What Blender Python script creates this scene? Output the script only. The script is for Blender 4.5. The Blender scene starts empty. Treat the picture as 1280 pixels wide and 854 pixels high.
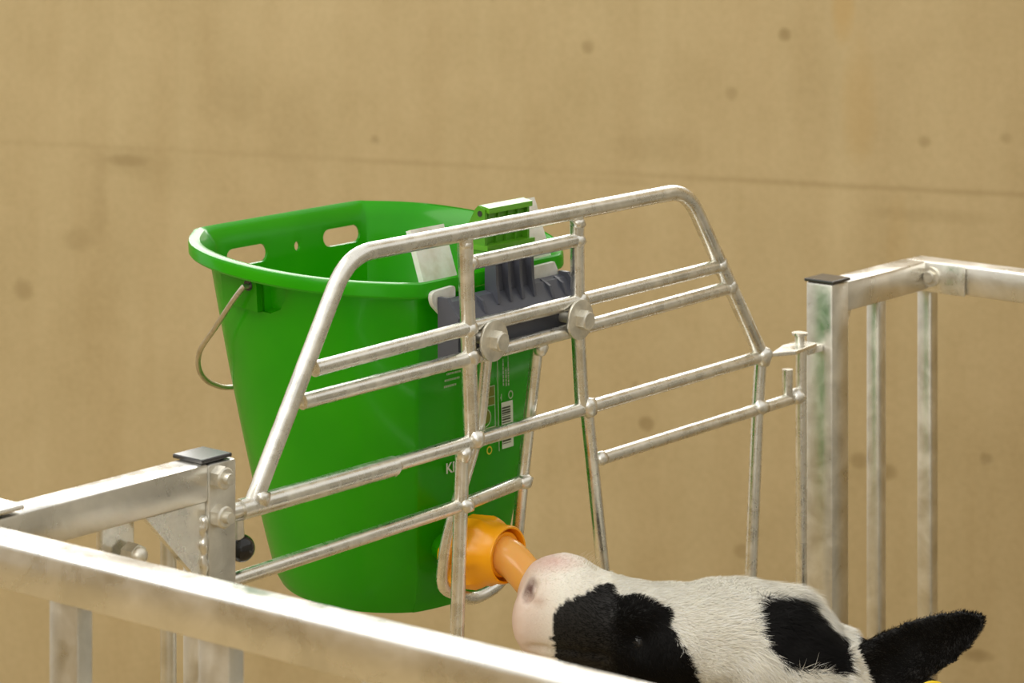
import bpy, bmesh, math, random
import numpy as np
from mathutils import Vector, Matrix, noise
random.seed(7); np.random.seed(7)
V = Vector
SC = bpy.context.scene
COL = SC.collection

# ---------------------------------------------------------------- camera, world, light, exposure
AZ = math.radians(39.5)                      # viewing direction, measured from the gate line (+X)
D = V((math.cos(AZ), math.sin(AZ), 0)); R = V((math.sin(AZ), -math.cos(AZ), 0))
cd = bpy.data.cameras.new('camera'); cam = bpy.data.objects.new('camera', cd); COL.objects.link(cam)
cam.location = (-1.5349, -1.5810, 1.585)
cam.rotation_euler = (math.pi/2, 0, AZ - math.pi/2)
cd.sensor_width = 36; cd.lens = 3400/1280*36; cd.shift_y = -689/1280
cd.clip_start = .05; cd.clip_end = 60
cd.dof.use_dof = True; cd.dof.focus_distance = 2.42; cd.dof.aperture_fstop = 11
SC.camera = cam

w = bpy.data.worlds.new('world'); SC.world = w; w.use_nodes = True
w.node_tree.nodes['Background'].inputs[0].default_value = (1, .97, .90, 1)
w.node_tree.nodes['Background'].inputs[1].default_value = .72
def area(name, loc, target, sx, sy, power, col):
    l = bpy.data.lights.new(name, 'AREA'); l.shape = 'RECTANGLE'; l.size = sx; l.size_y = sy; l.energy = power; l.color = col
    o = bpy.data.objects.new(name, l); COL.objects.link(o); o.location = loc
    o.rotation_euler = (V(target)-V(loc)).to_track_quat('-Z', 'Y').to_euler()
    return o
area('roof_light', (-1.6, 1.3, 4.3), (.2, .3, .8), 3.2, 2.4, 75, (1, .95, .84))
area('side_light', (-3.6, -1.2, 3.0), (.3, .2, .9), 1.6, 1.6, 22, (1, .95, .86))
area('open_side_light', (3.9, 3.2, 3.1), (.4, .1, 1.1), 4.5, 1.6, 95, (1, .98, .93))
SC.view_settings.view_transform = 'Standard'; SC.view_settings.look = 'None'
SC.view_settings.exposure = 0.38; SC.view_settings.gamma = 1; SC.view_settings.use_curve_mapping = False

# ---------------------------------------------------------------- materials
def mat(name, col, rough=.5, metal=0, **kw):
    m = bpy.data.materials.new(name); m.use_nodes = True
    b = m.node_tree.nodes['Principled BSDF']
    b.inputs['Base Color'].default_value = (*col, 1); b.inputs['Roughness'].default_value = rough; b.inputs['Metallic'].default_value = metal
    for k, v in kw.items(): b.inputs[k.replace('_', ' ')].default_value = v
    return m
def N(m, t, **kw):
    n = m.node_tree.nodes.new(t)
    for k, v in kw.items(): setattr(n, k, v)
    return n
def L(m, a, b): m.node_tree.links.new(a, b)
def ramp(m, src, stops):
    r = N(m, 'ShaderNodeValToRGB'); e = r.color_ramp.elements
    while len(e) < len(stops): e.new(.5)
    for i, (p, c) in enumerate(stops): e[i].position = p; e[i].color = (*c, 1)
    L(m, src, r.inputs[0]); return r
def noise_tex(m, vec, scale, detail=4, rough=.5, dist=0):
    n = N(m, 'ShaderNodeTexNoise'); n.inputs['Scale'].default_value = scale; n.inputs['Detail'].default_value = detail
    n.inputs['Roughness'].default_value = rough; n.inputs['Distortion'].default_value = dist; L(m, vec, n.inputs['Vector']); return n
def mixc(m, fac, a, b, mode='MIX'):
    n = N(m, 'ShaderNodeMix', data_type='RGBA', blend_type=mode)
    for s, v in ((n.inputs[0], fac), (n.inputs[6], a), (n.inputs[7], b)):
        if hasattr(v, 'is_linked'): L(m, v, s)
        else: s.default_value = v if not isinstance(v, tuple) else (*v, 1)
    return n.outputs[2]
def math_(m, op, a, b=0.0):
    n = N(m, 'ShaderNodeMath', operation=op)
    for s, v in ((n.inputs[0], a), (n.inputs[1], b)):
        if hasattr(v, 'is_linked'): L(m, v, s)
        else: s.default_value = v
    return n.outputs[0]
def bump(m, h, strength, dist=.002):
    b = N(m, 'ShaderNodeBump'); b.inputs['Strength'].default_value = strength; b.inputs['Distance'].default_value = dist
    L(m, h, b.inputs['Height']); L(m, b.outputs[0], m.node_tree.nodes['Principled BSDF'].inputs['Normal'])

def galvanised(name, base, rough=.36, metal=.9, scale=60, bump_s=.25, dirt=.35):
    m = mat(name, base, rough, metal); tc = N(m, 'ShaderNodeTexCoord').outputs['Object']
    P = m.node_tree.nodes['Principled BSDF']
    n1 = noise_tex(m, tc, scale, 5, .6, .4); n2 = noise_tex(m, tc, 9, 3); n3 = noise_tex(m, tc, scale*6, 3)
    c = ramp(m, n1.outputs[0], [(.3, tuple(x*.80 for x in base)), (.7, tuple(min(1, x*1.10) for x in base))])
    d = ramp(m, n2.outputs[0], [(.56, (0, 0, 0)), (.72, (dirt, dirt, dirt))])
    L(m, mixc(m, d.outputs[0], c.outputs[0], (base[0]*.72, base[1]*.60, base[2]*.42)), P.inputs['Base Color'])
    r = ramp(m, n1.outputs[0], [(.3, (rough-.07,)*3), (.75, (rough+.12,)*3)]); L(m, r.outputs[0], P.inputs['Roughness'])
    bump(m, math_(m, 'ADD', n1.outputs[0], math_(m, 'MULTIPLY', n3.outputs[0], .5)), bump_s, .0012)
    return m
M_galv = galvanised('galvanised_bar', (.88, .865, .81), .27, .97, 60, .10, .12)
M_tube = galvanised('galvanised_tube', (.80, .785, .73), .34, 1.0, 35, .15, .2)
M_rail = galvanised('galvanised_rail', (.88, .86, .81), .28, 1.0, 18, .30, .15)
M_nut = galvanised('zinc_bolt', (.80, .77, .68), .38, .85, 90, .2, .15)
M_black = mat('black_plastic', (.012, .012, .013), .12)
M_cap = mat('black_cap', (.03, .03, .032), .2, Specular_IOR_Level=.9)

def green_mat():
    m = mat('green_plastic', (.012, .33, .0005), .26, Specular_IOR_Level=.25); P = m.node_tree.nodes['Principled BSDF']
    tc = N(m, 'ShaderNodeTexCoord').outputs['Object']; n = noise_tex(m, tc, 14, 3)
    r = ramp(m, n.outputs[0], [(.3, (.024, .335, .0002)), (.7, (.036, .385, .0004))]); L(m, r.outputs[0], P.inputs['Base Color'])
    P.inputs['Coat Weight'].default_value = .3; P.inputs['Coat Roughness'].default_value = .12
    t = N(m, 'ShaderNodeBsdfTranslucent'); t.inputs[0].default_value = (.04, .75, .001, 1)
    mx = N(m, 'ShaderNodeMixShader'); mx.inputs[0].default_value = .30
    L(m, P.outputs[0], mx.inputs[1]); L(m, t.outputs[0], mx.inputs[2]); L(m, mx.outputs[0], m.node_tree.nodes['Material Output'].inputs[0])
    return m
M_green = green_mat()
M_lime = mat('lime_plastic', (.085, .30, .012), .34)
M_limed = mat('lime_rim', (.11, .36, .015), .3)
M_grey = mat('slate_plastic', (.082, .088, .115), .36)
M_white = mat('white_plastic', (.80, .79, .75), .35, Subsurface_Weight=.1)
tcw = N(M_white, 'ShaderNodeTexCoord').outputs['Object']; nw = noise_tex(M_white, tcw, 60, 4)
L(M_white, ramp(M_white, nw.outputs[0], [(.35, (.66, .63, .56)), (.6, (.82, .81, .78))]).outputs[0], M_white.node_tree.nodes['Principled BSDF'].inputs['Base Color'])
M_nutp = mat('orange_plastic', (1, .42, .004), .33, Subsurface_Weight=.1, Subsurface_Radius=(.02, .008, .002), Subsurface_Scale=.3)
M_teat = mat('amber_rubber', (.88, .44, .095), .20, Subsurface_Weight=.45, Subsurface_Radius=(.02, .009, .002), Subsurface_Scale=.4)
M_wire = galvanised('steel_wire', (.62, .57, .46), .35, .9, 120, .1)
M_print = mat('pale_print', (.50, .62, .40), .5)
M_printw = mat('white_print', (.72, .80, .68), .5)
M_printy = mat('yellow_print', (.72, .66, .03), .5)
M_olive = mat('olive_print', (.17, .20, .01), .5)
M_dark = mat('dark_print', (.05, .06, .03), .5)
M_tag = mat('yellow_tag', (.85, .60, .02), .4)

# ---------------------------------------------------------------- object helpers
def link(name, me, m=None, parent=None, smooth=None):
    o = bpy.data.objects.new(name, me); COL.objects.link(o)
    if m: me.materials.append(m)
    if parent: o.parent = parent
    if smooth is not None:
        for p in me.polygons: p.use_smooth = smooth
    return o
def obj(name, bm, m, parent=None, smooth=False, bevel=0, seg=2, autosm=False):
    if bevel:
        bmesh.ops.bevel(bm, geom=[e for e in bm.edges if len(e.link_faces) == 2 and e.calc_face_angle(0) > .5], offset=bevel, segments=seg, affect='EDGES', profile=.5)
    bmesh.ops.recalc_face_normals(bm, faces=bm.faces)
    me = bpy.data.meshes.new(name); bm.to_mesh(me); bm.free()
    o = link(name, me, m, parent, smooth)
    if autosm: shade_auto(o)
    return o
def shade_auto(o, ang=.6):
    me = o.data
    for p in me.polygons: p.use_smooth = True
    bm = bmesh.new(); bm.from_mesh(me)
    for e in bm.edges:
        e.smooth = not (len(e.link_faces) == 2 and e.calc_face_angle(0) > ang)
    bm.to_mesh(me); bm.free()
def empty(name, loc, label, cat, group=None, rot=(0, 0, 0)):
    o = bpy.data.objects.new(name, None); COL.objects.link(o); o.location = loc; o.rotation_euler = rot
    o.empty_display_size = .05
    o['label'] = label; o['category'] = cat
    if group: o['group'] = group
    return o
def box(bm, c, s, rot=None):
    r = bmesh.ops.create_cube(bm, size=1)
    mt = Matrix.Translation(V(c)) @ (rot.to_4x4() if rot else Matrix()) @ Matrix.Diagonal((*s, 1))
    bmesh.ops.transform(bm, matrix=mt, verts=r['verts']); return r['verts']
def box2(bm, a, b): return box(bm, [(x+y)/2 for x, y in zip(a, b)], [abs(y-x) for x, y in zip(a, b)])
def cyl(bm, p0, p1, r0, r1=None, n=20, caps=True):
    p0, p1 = V(p0), V(p1); r1 = r0 if r1 is None else r1
    r = bmesh.ops.create_cone(bm, cap_ends=caps, segments=n, radius1=r0, radius2=r1, depth=(p1-p0).length)
    q = (p1-p0).to_track_quat('Z', 'Y')
    bmesh.ops.transform(bm, matrix=Matrix.Translation((p0+p1)/2) @ q.to_matrix().to_4x4(), verts=r['verts']); return r['verts']
def sweep(bm, pts, rad, n=14, closed=False, caps=True):
    pts = [V(p) for p in pts]; rings = []; K = len(pts)
    t0 = (pts[1]-pts[0]).normalized(); nrm = t0.orthogonal().normalized()
    for i, p in enumerate(pts):
        if closed: t = (pts[(i+1) % K]-pts[i-1]).normalized()
        elif i == 0: t = (pts[1]-pts[0]).normalized()
        elif i == K-1: t = (pts[-1]-pts[-2]).normalized()
        else: t = ((pts[i+1]-p).normalized()+(p-pts[i-1]).normalized()).normalized()
        nrm = (nrm-t*nrm.dot(t)).normalized(); bi = t.cross(nrm)
        rr = rad[i] if isinstance(rad, (list, tuple)) else rad
        rings.append([bm.verts.new(p+(nrm*math.cos(a)+bi*math.sin(a))*rr) for a in [2*math.pi*k/n for k in range(n)]])
    for i in range(K if closed else K-1):
        a, b = rings[i], rings[(i+1) % K]
        for k in range(n): bm.faces.new((a[k], a[(k+1) % n], b[(k+1) % n], b[k]))
    if caps and not closed: bm.faces.new(rings[0][::-1]); bm.faces.new(rings[-1])
def fillet(pts, r, n=6):
    pts = [V(p) for p in pts]; out = [pts[0]]
    for i in range(1, len(pts)-1):
        p, a, b = pts[i], pts[i-1], pts[i+1]
        rr = r[i-1] if isinstance(r, (list, tuple)) else r
        q0 = p+(a-p).normalized()*min(rr, (a-p).length*.49); q1 = p+(b-p).normalized()*min(rr, (b-p).length*.49)
        for k in range(n+1):
            t = k/n; out.append(q0*(1-t)**2+p*2*t*(1-t)+q1*t*t)
    out.append(pts[-1]); return out
def catmull(pts, n=8, closed=True):
    P = [V(p) for p in pts]; K = len(P); out = []
    for i in range(K if closed else K-1):
        if closed: a, b, c, d = P[i-1], P[i], P[(i+1) % K], P[(i+2) % K]
        else: a, b, c, d = P[max(i-1, 0)], P[i], P[i+1], P[min(i+2, K-1)]
        for k in range(n):
            t = k/n; out.append(.5*((2*b)+(c-a)*t+(2*a-5*b+4*c-d)*t*t+(3*b-a-3*c+d)*t**3))
    if not closed: out.append(P[-1])
    return out
def applied(o, mods):
    for kind, kw in mods:
        md = o.modifiers.new('m', kind)
        for k, v in kw.items(): setattr(md, k, v)
    dg = bpy.context.evaluated_depsgraph_get(); dg.update()
    me = bpy.data.meshes.new_from_object(o.evaluated_get(dg)); o.modifiers.clear()
    old = o.data; o.data = me; return o
def rod(name, pts, r, parent, m=None, n=14):
    bm = bmesh.new(); sweep(bm, pts, r, n); return obj(name, bm, m or M_galv, parent, autosm=True)

# ---------------------------------------------------------------- structure
def struct(o): o['kind'] = 'structure'; return o
def concrete():
    m = mat('concrete_wall', (.5, .38, .19), .75); P = m.node_tree.nodes['Principled BSDF']
    tc = N(m, 'ShaderNodeTexCoord').outputs['Object']
    big = noise_tex(m, tc, 1.6, 5, .55, .6); mid = noise_tex(m, tc, 7, 5, .6, .5); fine = noise_tex(m, tc, 90, 4, .6)
    mp = N(m, 'ShaderNodeMapping'); L(m, tc, mp.inputs[0]); mp.inputs['Scale'].default_value = (9, 9, .8)
    streak = noise_tex(m, mp.outputs[0], 1.2, 4, .6)
    c = ramp(m, big.outputs[0], [(.32, (.445, .345, .175)), (.68, (.545, .435, .245))]).outputs[0]
    c = mixc(m, .45, c, ramp(m, mid.outputs[0], [(.3, (.40, .315, .155)), (.7, (.57, .46, .26))]).outputs[0])
    c = mixc(m, .28, c, ramp(m, streak.outputs[0], [(.35, (.42, .30, .14)), (.65, (.57, .46, .26))]).outputs[0])
    c = mixc(m, .12, c, ramp(m, fine.outputs[0], [(.35, (.35, .26, .12)), (.65, (.65, .5, .28))]).outputs[0])
    vo = N(m, 'ShaderNodeTexVoronoi'); vo.inputs['Scale'].default_value = 9; L(m, tc, vo.inputs['Vector'])
    vr = N(m, 'ShaderNodeSeparateColor'); L(m, vo.outputs['Color'], vr.inputs[0])
    pore = math_(m, 'MULTIPLY', math_(m, 'LESS_THAN', vr.outputs[0], .32),
                 ramp(m, math_(m, 'ADD', vo.outputs['Distance'], math_(m, 'MULTIPLY', fine.outputs[0], .05)), [(.07, (1, 1, 1)), (.13, (0, 0, 0))]).outputs[0])
    c = mixc(m, math_(m, 'MULTIPLY', pore, .38), c, (.20, .14, .055))
    # individual stains (along the wall, height): x, z, size x, size z, strength, colour
    sep = N(m, 'ShaderNodeSeparateXYZ'); L(m, tc, sep.inputs[0])
    spots = [(.693, .967, .045, .012, .65, 0), (.70, .965, .10, .03, .25, 0), (.885, .738, .022, .022, .7, 0), (.78, .83, .035, .022, .35, 0), (.74, .90, .02, .10, .22, 0),
             (-.443, 1.213, .013, .013, .9, 0), (-.127, 1.184, .014, .014, .8, 0), (-.535, 1.26, .02, .07, .65, 1), (-.56, 1.12, .03, .13, .35, 1),
             (-.223, .602, .014, .012, .8, 0), (-.38, .419, .02, .012, .6, 0), (-.60, .56, .02, .016, .9, 0), (-.56, .575, .016, .014, .7, 0), (-.74, .30, .03, .012, .9, 0),
             (.50, 1.07, .07, .05, .22, 0), (.38, 1.0, .06, .12, .18, 0), (-.25, 1.03, .10, .03, .22, 0), (-.68, .95, .12, .014, .30, 0), (-.62, .90, .02, .10, .2, 1),
             (-.19, .975, .14, .008, .22, 0), (-.50, .66, .016, .012, .6, 0), (-.66, 1.06, .013, .012, .7, 0), (-.78, 1.07, .013, .012, .6, 0), (-.36, 1.12, .012, .012, .5, 0)]
    for sx, sz, ax, az, st, k in spots:
        dx = math_(m, 'DIVIDE', math_(m, 'SUBTRACT', sep.outputs[0], sx), ax); dz = math_(m, 'DIVIDE', math_(m, 'SUBTRACT', sep.outputs[2], sz), az)
        d2 = math_(m, 'ADD', math_(m, 'MULTIPLY', dx, dx), math_(m, 'MULTIPLY', dz, dz))
        d2 = math_(m, 'ADD', d2, math_(m, 'MULTIPLY', math_(m, 'SUBTRACT', mid.outputs[0], .5), 1.6))
        f = math_(m, 'MULTIPLY', ramp(m, d2, [(.1, (1, 1, 1)), (1, (0, 0, 0))]).outputs[0], st*.62)
        c = mixc(m, f, c, (.24, .165, .06) if k == 0 else (.50, .31, .09))
    # faint formwork seam
    zz = math_(m, 'ADD', sep.outputs[2], math_(m, 'MULTIPLY', mid.outputs[0], .006))
    line = ramp(m, math_(m, 'ABSOLUTE', math_(m, 'SUBTRACT', zz, .991)), [(.0015, (1, 1, 1)), (.006, (0, 0, 0))]).outputs[0]
    lf = math_(m, 'MULTIPLY', line, ramp(m, big.outputs[0], [(.35, (.1, .1, .1)), (.6, (.42, .42, .42))]).outputs[0])
    c = mixc(m, lf, c, (.30, .21, .09))
    L(m, c, P.inputs['Base Color'])
    bump(m, math_(m, 'SUBTRACT', mid.outputs[0], math_(m, 'MULTIPLY', pore, .6)), .25, .004)
    return m
M_conc = concrete()
WP = V((1.783, 1.154, 0)); WA = math.radians(108.8)
bm = bmesh.new(); box2(bm, (-1.34, -.1, 0), (6.2, .1, 1.55)); wb = struct(obj('wall_back', bm, M_conc))
wb.location = WP + V((.947, .322, 0))*.1; wb.rotation_euler = (0, 0, WA)
M_conc2 = mat('concrete_side', (.50, .38, .19), .8)
t2 = N(M_conc2, 'ShaderNodeTexCoord').outputs['Object']; n2 = noise_tex(M_conc2, t2, 3, 6, .6)
L(M_conc2, ramp(M_conc2, n2.outputs[0], [(.3, (.34, .255, .125)), (.7, (.43, .33, .18))]).outputs[0], M_conc2.node_tree.nodes['Principled BSDF'].inputs['Base Color'])
bm = bmesh.new(); box2(bm, (-3.4, -2.5, 0), (-3.2, 7.4, 1.55)); struct(obj('wall_left', bm, M_conc2))
bm = bmesh.new(); box2(bm, (-1.34, 0, 0), (-1.19, .92, 3.2)); wr = struct(obj('wall_right_blocker', bm, M_conc2)); wr.location = WP; wr.rotation_euler = (0, 0, WA)  # unseen partition, added to block light from the right end of the back wall
M_clad = mat('grey_cladding', (.42, .39, .32), .7)
bm = bmesh.new(); box2(bm, (-3.2, -4.2, 0), (4.5, -4.0, 3.2)); struct(obj('wall_front_added', bm, M_clad))  # unseen wall added behind the camera so steel faces reflect grey, not bright world
bm = bmesh.new(); box2(bm, (4.6, -4.2, 0), (4.8, -.9, 3.2)); struct(obj('wall_far_right_added', bm, M_clad))  # another unseen wall, added as grey for the posts and rails to reflect
M_floor = mat('straw_floor', (.45, .33, .15), .9)
t3 = N(M_floor, 'ShaderNodeTexCoord').outputs['Object']; n3 = noise_tex(M_floor, t3, 40, 6, .7, 1.5)
L(M_floor, ramp(M_floor, n3.outputs[0], [(.3, (.30, .22, .11)), (.7, (.52, .40, .21))]).outputs[0], M_floor.node_tree.nodes['Principled BSDF'].inputs['Base Color'])
bump(M_floor, n3.outputs[0], .5, .01)
bm = bmesh.new(); box2(bm, (-5, -4, -.1), (5, 5, 0)); struct(obj('floor', bm, M_floor))
M_slab = mat('grey_slab', (.30, .285, .24), .7); t5 = N(M_slab, 'ShaderNodeTexCoord').outputs['Object']; n5 = noise_tex(M_slab, t5, 6, 6, .6)
L(M_slab, ramp(M_slab, n5.outputs[0], [(.3, (.25, .24, .20)), (.7, (.34, .325, .28))]).outputs[0], M_slab.node_tree.nodes['Principled BSDF'].inputs['Base Color'])
bm = bmesh.new(); box2(bm, (1.25, -4, 0), (4.6, -.45, .03)); struct(obj('slab_added_1', bm, M_slab))  # out-of-view slab added to give the steel a grey floor reflection

# ---------------------------------------------------------------- pen panels
def tube_box(name, a, b, parent, m=None, bev=.0025):
    bm = bmesh.new(); box2(bm, a, b); return obj(name, bm, m or M_tube, parent, bevel=bev, autosm=True)
def hex_bm(c, axis, r, h, dome=.0):
    bm = bmesh.new(); c = V(c); ax = V(axis).normalized(); cyl(bm, c, c+ax*h, r, r, 6); cyl(bm, c+ax*h, c+ax*(h+.0012), r*.93, r*.8, 24); return bm

def cap(name, x, y, z, w, parent):
    bm = bmesh.new(); box2(bm, (x-w/2, y-w/2, z), (x+w/2, y+w/2, z+.0035)); box2(bm, (x-w/2+.004, y-w/2+.004, z-.012), (x+w/2-.004, y+w/2-.004, z))
    o = obj(name, bm, M_cap, parent, bevel=.001); o['label'] = 'black square end cap'; return o

# front panel to the left of the gate
PL = empty('pen_front_panel', (0, 0, 0), 'galvanised front rail and capped post left of the gate, carrying the black ball knob', 'pen panel')
tube_box('gate_post', (-.0155, -.0155, 0), (.0155, .0155, 1.047), PL)
cap('post_cap', -.004, .004, 1.048, .034, PL)
tube_box('top_rail', (-.236, -.0150, 1.0175), (-.0156, .0150, 1.048), PL, M_rail)
rod('upright_bar', [(-.045, 0, 0), (-.045, 0, 1.018)], .0065, PL, M_tube)
bm = bmesh.new(); vs = [bm.verts.new(p) for p in ((-.080, -.012, 1.017), (-.016, -.012, 1.017), (-.016, -.012, .955), (-.022, -.012, .955))]
f = bm.faces.new(vs); e = bmesh.ops.extrude_face_region(bm, geom=[f]); bmesh.ops.translate(bm, verts=[v for v in e['geom'] if isinstance(v, bmesh.types.BMVert)], vec=(0, .006, 0))
g = obj('gusset_plate', bm, M_galv, PL); g['label'] = 'triangular welded gusset plate'
bm = bmesh.new()
sweep(bm, [V((-.0185+.0011*math.sin(k*2.1), -.0125+.0006*math.sin(k*1.3), .950+k*.004)) for k in range(15)], [.0032+.0006*math.sin(k*1.7) for k in range(15)], 8); obj('weld_bead', bm, M_galv, PL, smooth=True)
for z in (1.036, 1.005):
    bm = hex_bm((-.006, -.0155, z), (0, -1, 0), .0095, .009); cyl(bm, (-.006, -.024, z), (-.006, -.031, z), .0048, .0045, 14); obj('hex_nut', bm, M_nut, PL, autosm=True)
bm = bmesh.new(); cyl(bm, (-.088, 0, .99), (-.088, -.012, .99), .009, .009, 6); bmesh.ops.create_uvsphere(bm, u_segments=14, v_segments=8, radius=.0075, matrix=Matrix.Translation((-.088, -.012, .99)))
obj('bolt_head', bm, M_nut, PL, autosm=True)
bm = bmesh.new(); box2(bm, (-.112, .005, .955), (-.076, .011, 1.0175)); obj('bracket_plate', bm, M_galv, PL, bevel=.002)
# ball knob on the hinge side
KN = empty('ball_knob', (.036, 0, .967), 'glossy black ball knob hanging under the hinge end of the gate', 'knob')
bm = bmesh.new(); bmesh.ops.create_uvsphere(bm, u_segments=32, v_segments=20, radius=.0112, matrix=Matrix.Translation((0, 0, 0)))
obj('ball', bm, M_black, KN, smooth=True)
bm = bmesh.new(); cyl(bm, (-.003, 0, .0085), (-.003, 0, .024), .0048, .0042, 14); o = obj('stem', bm, M_nut, KN, autosm=True); o['label'] = 'short zinc stem'

# near side panel
PN = empty('pen_near_side_panel', (-.26, -.04, 0), 'near galvanised side rail crossing the lower left foreground, its top face bright white', 'pen panel')
bm = bmesh.new(); a, b = V((-.263, .014, 0)), V((-.207, -1.42, 0)); dr = (b-a).normalized(); nx = V((-dr.y, dr.x, 0))
def obox(bm, a, b, w, z0, z1):
    d_ = (b-a).normalized(); n_ = V((-d_.y, d_.x, 0)); box(bm, (a+b)/2+V((0, 0, (z0+z1)/2)), ((b-a).length, w, z1-z0), Matrix((d_, n_, V((0, 0, 1)))).transposed())
obox(bm, a, b, .034, 1.018, 1.05); o = obj('top_rail', bm, M_rail, PN, bevel=.003, autosm=True)
o.location = -PN.location
bm = bmesh.new(); obox(bm, a, b, .03, .15, .18); o = obj('bottom_rail', bm, M_tube, PN, bevel=.003, autosm=True); o.location = -PN.location
for yy in (-.128, -.272, -.416, -.56, -.70, -.84, -.98, -1.12, -1.26, -1.40):
    t = (yy-a.y)/(b.y-a.y); x = a.x+(b.x-a.x)*t; bm = bmesh.new()
    box2(bm, (x-.009, yy-.015, .18), (x+.006, yy+.015, 1.018)); o = obj('upright_bar', bm, M_tube, PN, bevel=.002, autosm=True); o.location = -PN.location
bm = bmesh.new(); box2(bm, (-.262, -.016, 1.0505), (-.205, .014, 1.0545)); o = obj('corner_lug', bm, M_rail, PN, bevel=.0015); o.location = -PN.location
bm = bmesh.new(); box2(bm, (-.279, -.018, 0), (-.247, .014, 1.018)); o = obj('corner_post', bm, M_tube, PN, bevel=.002); o.location = -PN.location

# front panel to the right of the gate
PR = empty('pen_front_panel', (.91, 0, 0), 'galvanised capped post and short rail right of the gate, in front of the wall', 'pen panel')
def reloc(o, p): o.location = -p.location; return o
reloc(tube_box('gate_post', (.894, -.0165, 0), (.927, .0165, 1.063), PR), PR)
reloc(cap('post_cap', .9105, 0, 1.0635, .036, PR), PR)
reloc(tube_box('top_rail', (.9275, -.015, 1.030), (1.088, .015, 1.062), PR, M_rail), PR)
bm = bmesh.new(); vs = [bm.verts.new(p) for p in ((.927, -.003, 1.03), (.955, -.003, 1.03), (.927, -.003, .985))]
f = bm.faces.new(vs); e = bmesh.ops.extrude_face_region(bm, geom=[f]); bmesh.ops.translate(bm, verts=[v for v in e['geom'] if isinstance(v, bmesh.types.BMVert)], vec=(0, .006, 0))
reloc(obj('gusset_plate', bm, M_galv, PR), PR)
reloc(tube_box('upright_bar', (1.001, -.007, 0), (1.018, .009, 1.03), PR), PR)
# far side panel
PF = empty('pen_far_side_panel', (1.108, -.04, 0), 'far galvanised side rail running out of the right edge of the picture', 'pen panel')
reloc(tube_box('top_rail', (1.090, -1.42, 1.029), (1.124, .015, 1.061), PF, M_rail), PF)
reloc(tube_box('bottom_rail', (1.092, -1.42, .15), (1.122, .01, .18), PF), PF)
for yy in (-.005, -.30, -.44, -.58, -.72, -.86, -1.0, -1.14, -1.28, -1.40):
    reloc(tube_box('upright_bar', (1.099, yy-.009, .18), (1.116, yy+.009, 1.029), PF), PF)
reloc(tube_box('corner_bracket', (1.0865, -.064, 1.0285), (1.0898, -.004, 1.0615), PF, M_galv, .001), PF)
bm = hex_bm((1.0865, -.022, 1.046), (-1, 0, 0), .0075, .006); cyl(bm, (1.0865, -.022, 1.046), (1.0835, -.022, 1.046), .011, .011, 24); reloc(obj('corner_bolt', bm, M_nut, PF, autosm=True), PF)

# ---------------------------------------------------------------- feeding gate
G = empty('feeding_gate', (.405, 0, .77), 'galvanised round-bar feeding gate with trapezoid top, between the two posts and holding the green bucket', 'gate')
def gr(name, pts, r=.0068, m=None): 
    return reloc(rod(name, pts, r, G, m), G)
def P2(x, z, y=0): return (x, y, z)
o = gr('frame_tube', fillet([P2(.050, 1.002), P2(.163, 1.189), P2(.655, 1.189), P2(.786, 1.004)], [.030, .030], 8), .0078); o['label'] = 'thicker tube bent into the arched top'
gr('crossbar', [P2(.018, .9985), P2(.786, 1.003)], .0066)
reloc(rod('sleeve_tube', [P2(.034, .9985), P2(.222, .9985)], .0088, G), G)
gr('crossbar', [P2(.122, 1.099), P2(.318, 1.103)]); gr('crossbar', [P2(.322, 1.103), P2(.478, 1.104)]); gr('crossbar', [P2(.482, 1.104), P2(.712, 1.106)])
gr('crossbar', [P2(.107, 1.074), P2(.322, 1.076)]); gr('crossbar', [P2(.322, 1.076), P2(.478, 1.078)]); gr('crossbar', [P2(.482, 1.078), P2(.728, 1.082)])
gr('crossbar', [P2(.320, 1.161), P2(.478, 1.162)], .0066)
gr('crossbar', [P2(.018, .943), P2(.315, .946), P2(.428, .940, .026)], .0062)
gr('crossbar', [P2(.513, .949), P2(.857, .950)], .0062)
gr('upright_bar', [P2(.317, 1.184), P2(.321, 1.10), P2(.326, 1.003)], .0072)
gr('upright_bar', [P2(.3135, 1.0), P2(.303, .77)], .0066)
gr('upright_bar', [P2(.479, 1.184), P2(.481, 1.071), P2(.487, 1.003)], .0068)
gr('upright_bar', [P2(.494, 1.0), P2(.531, .77)], .0064)
gr('upright_bar', [P2(.785, 1.003), P2(.779, .95), P2(.764, .74)], .0064)
lp = fillet([(.356, .008, 1.072), (.352, .013, 1.005), (.326, .031, .905), (.327, .037, .862), (.372, .038, .840), (.414, .037, .846), (.430, .033, .88), (.430, .026, .94), (.432, .010, 1.066)], [.02, .03, .012, .016, .02, .012, .02], 6)
o = gr('bucket_loop', lp, .0058); o['label'] = 'bent rod loop hanging in front of the bucket'
gr('bottom_bar', [P2(.525, .77), P2(.766, .77)], .006)
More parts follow.
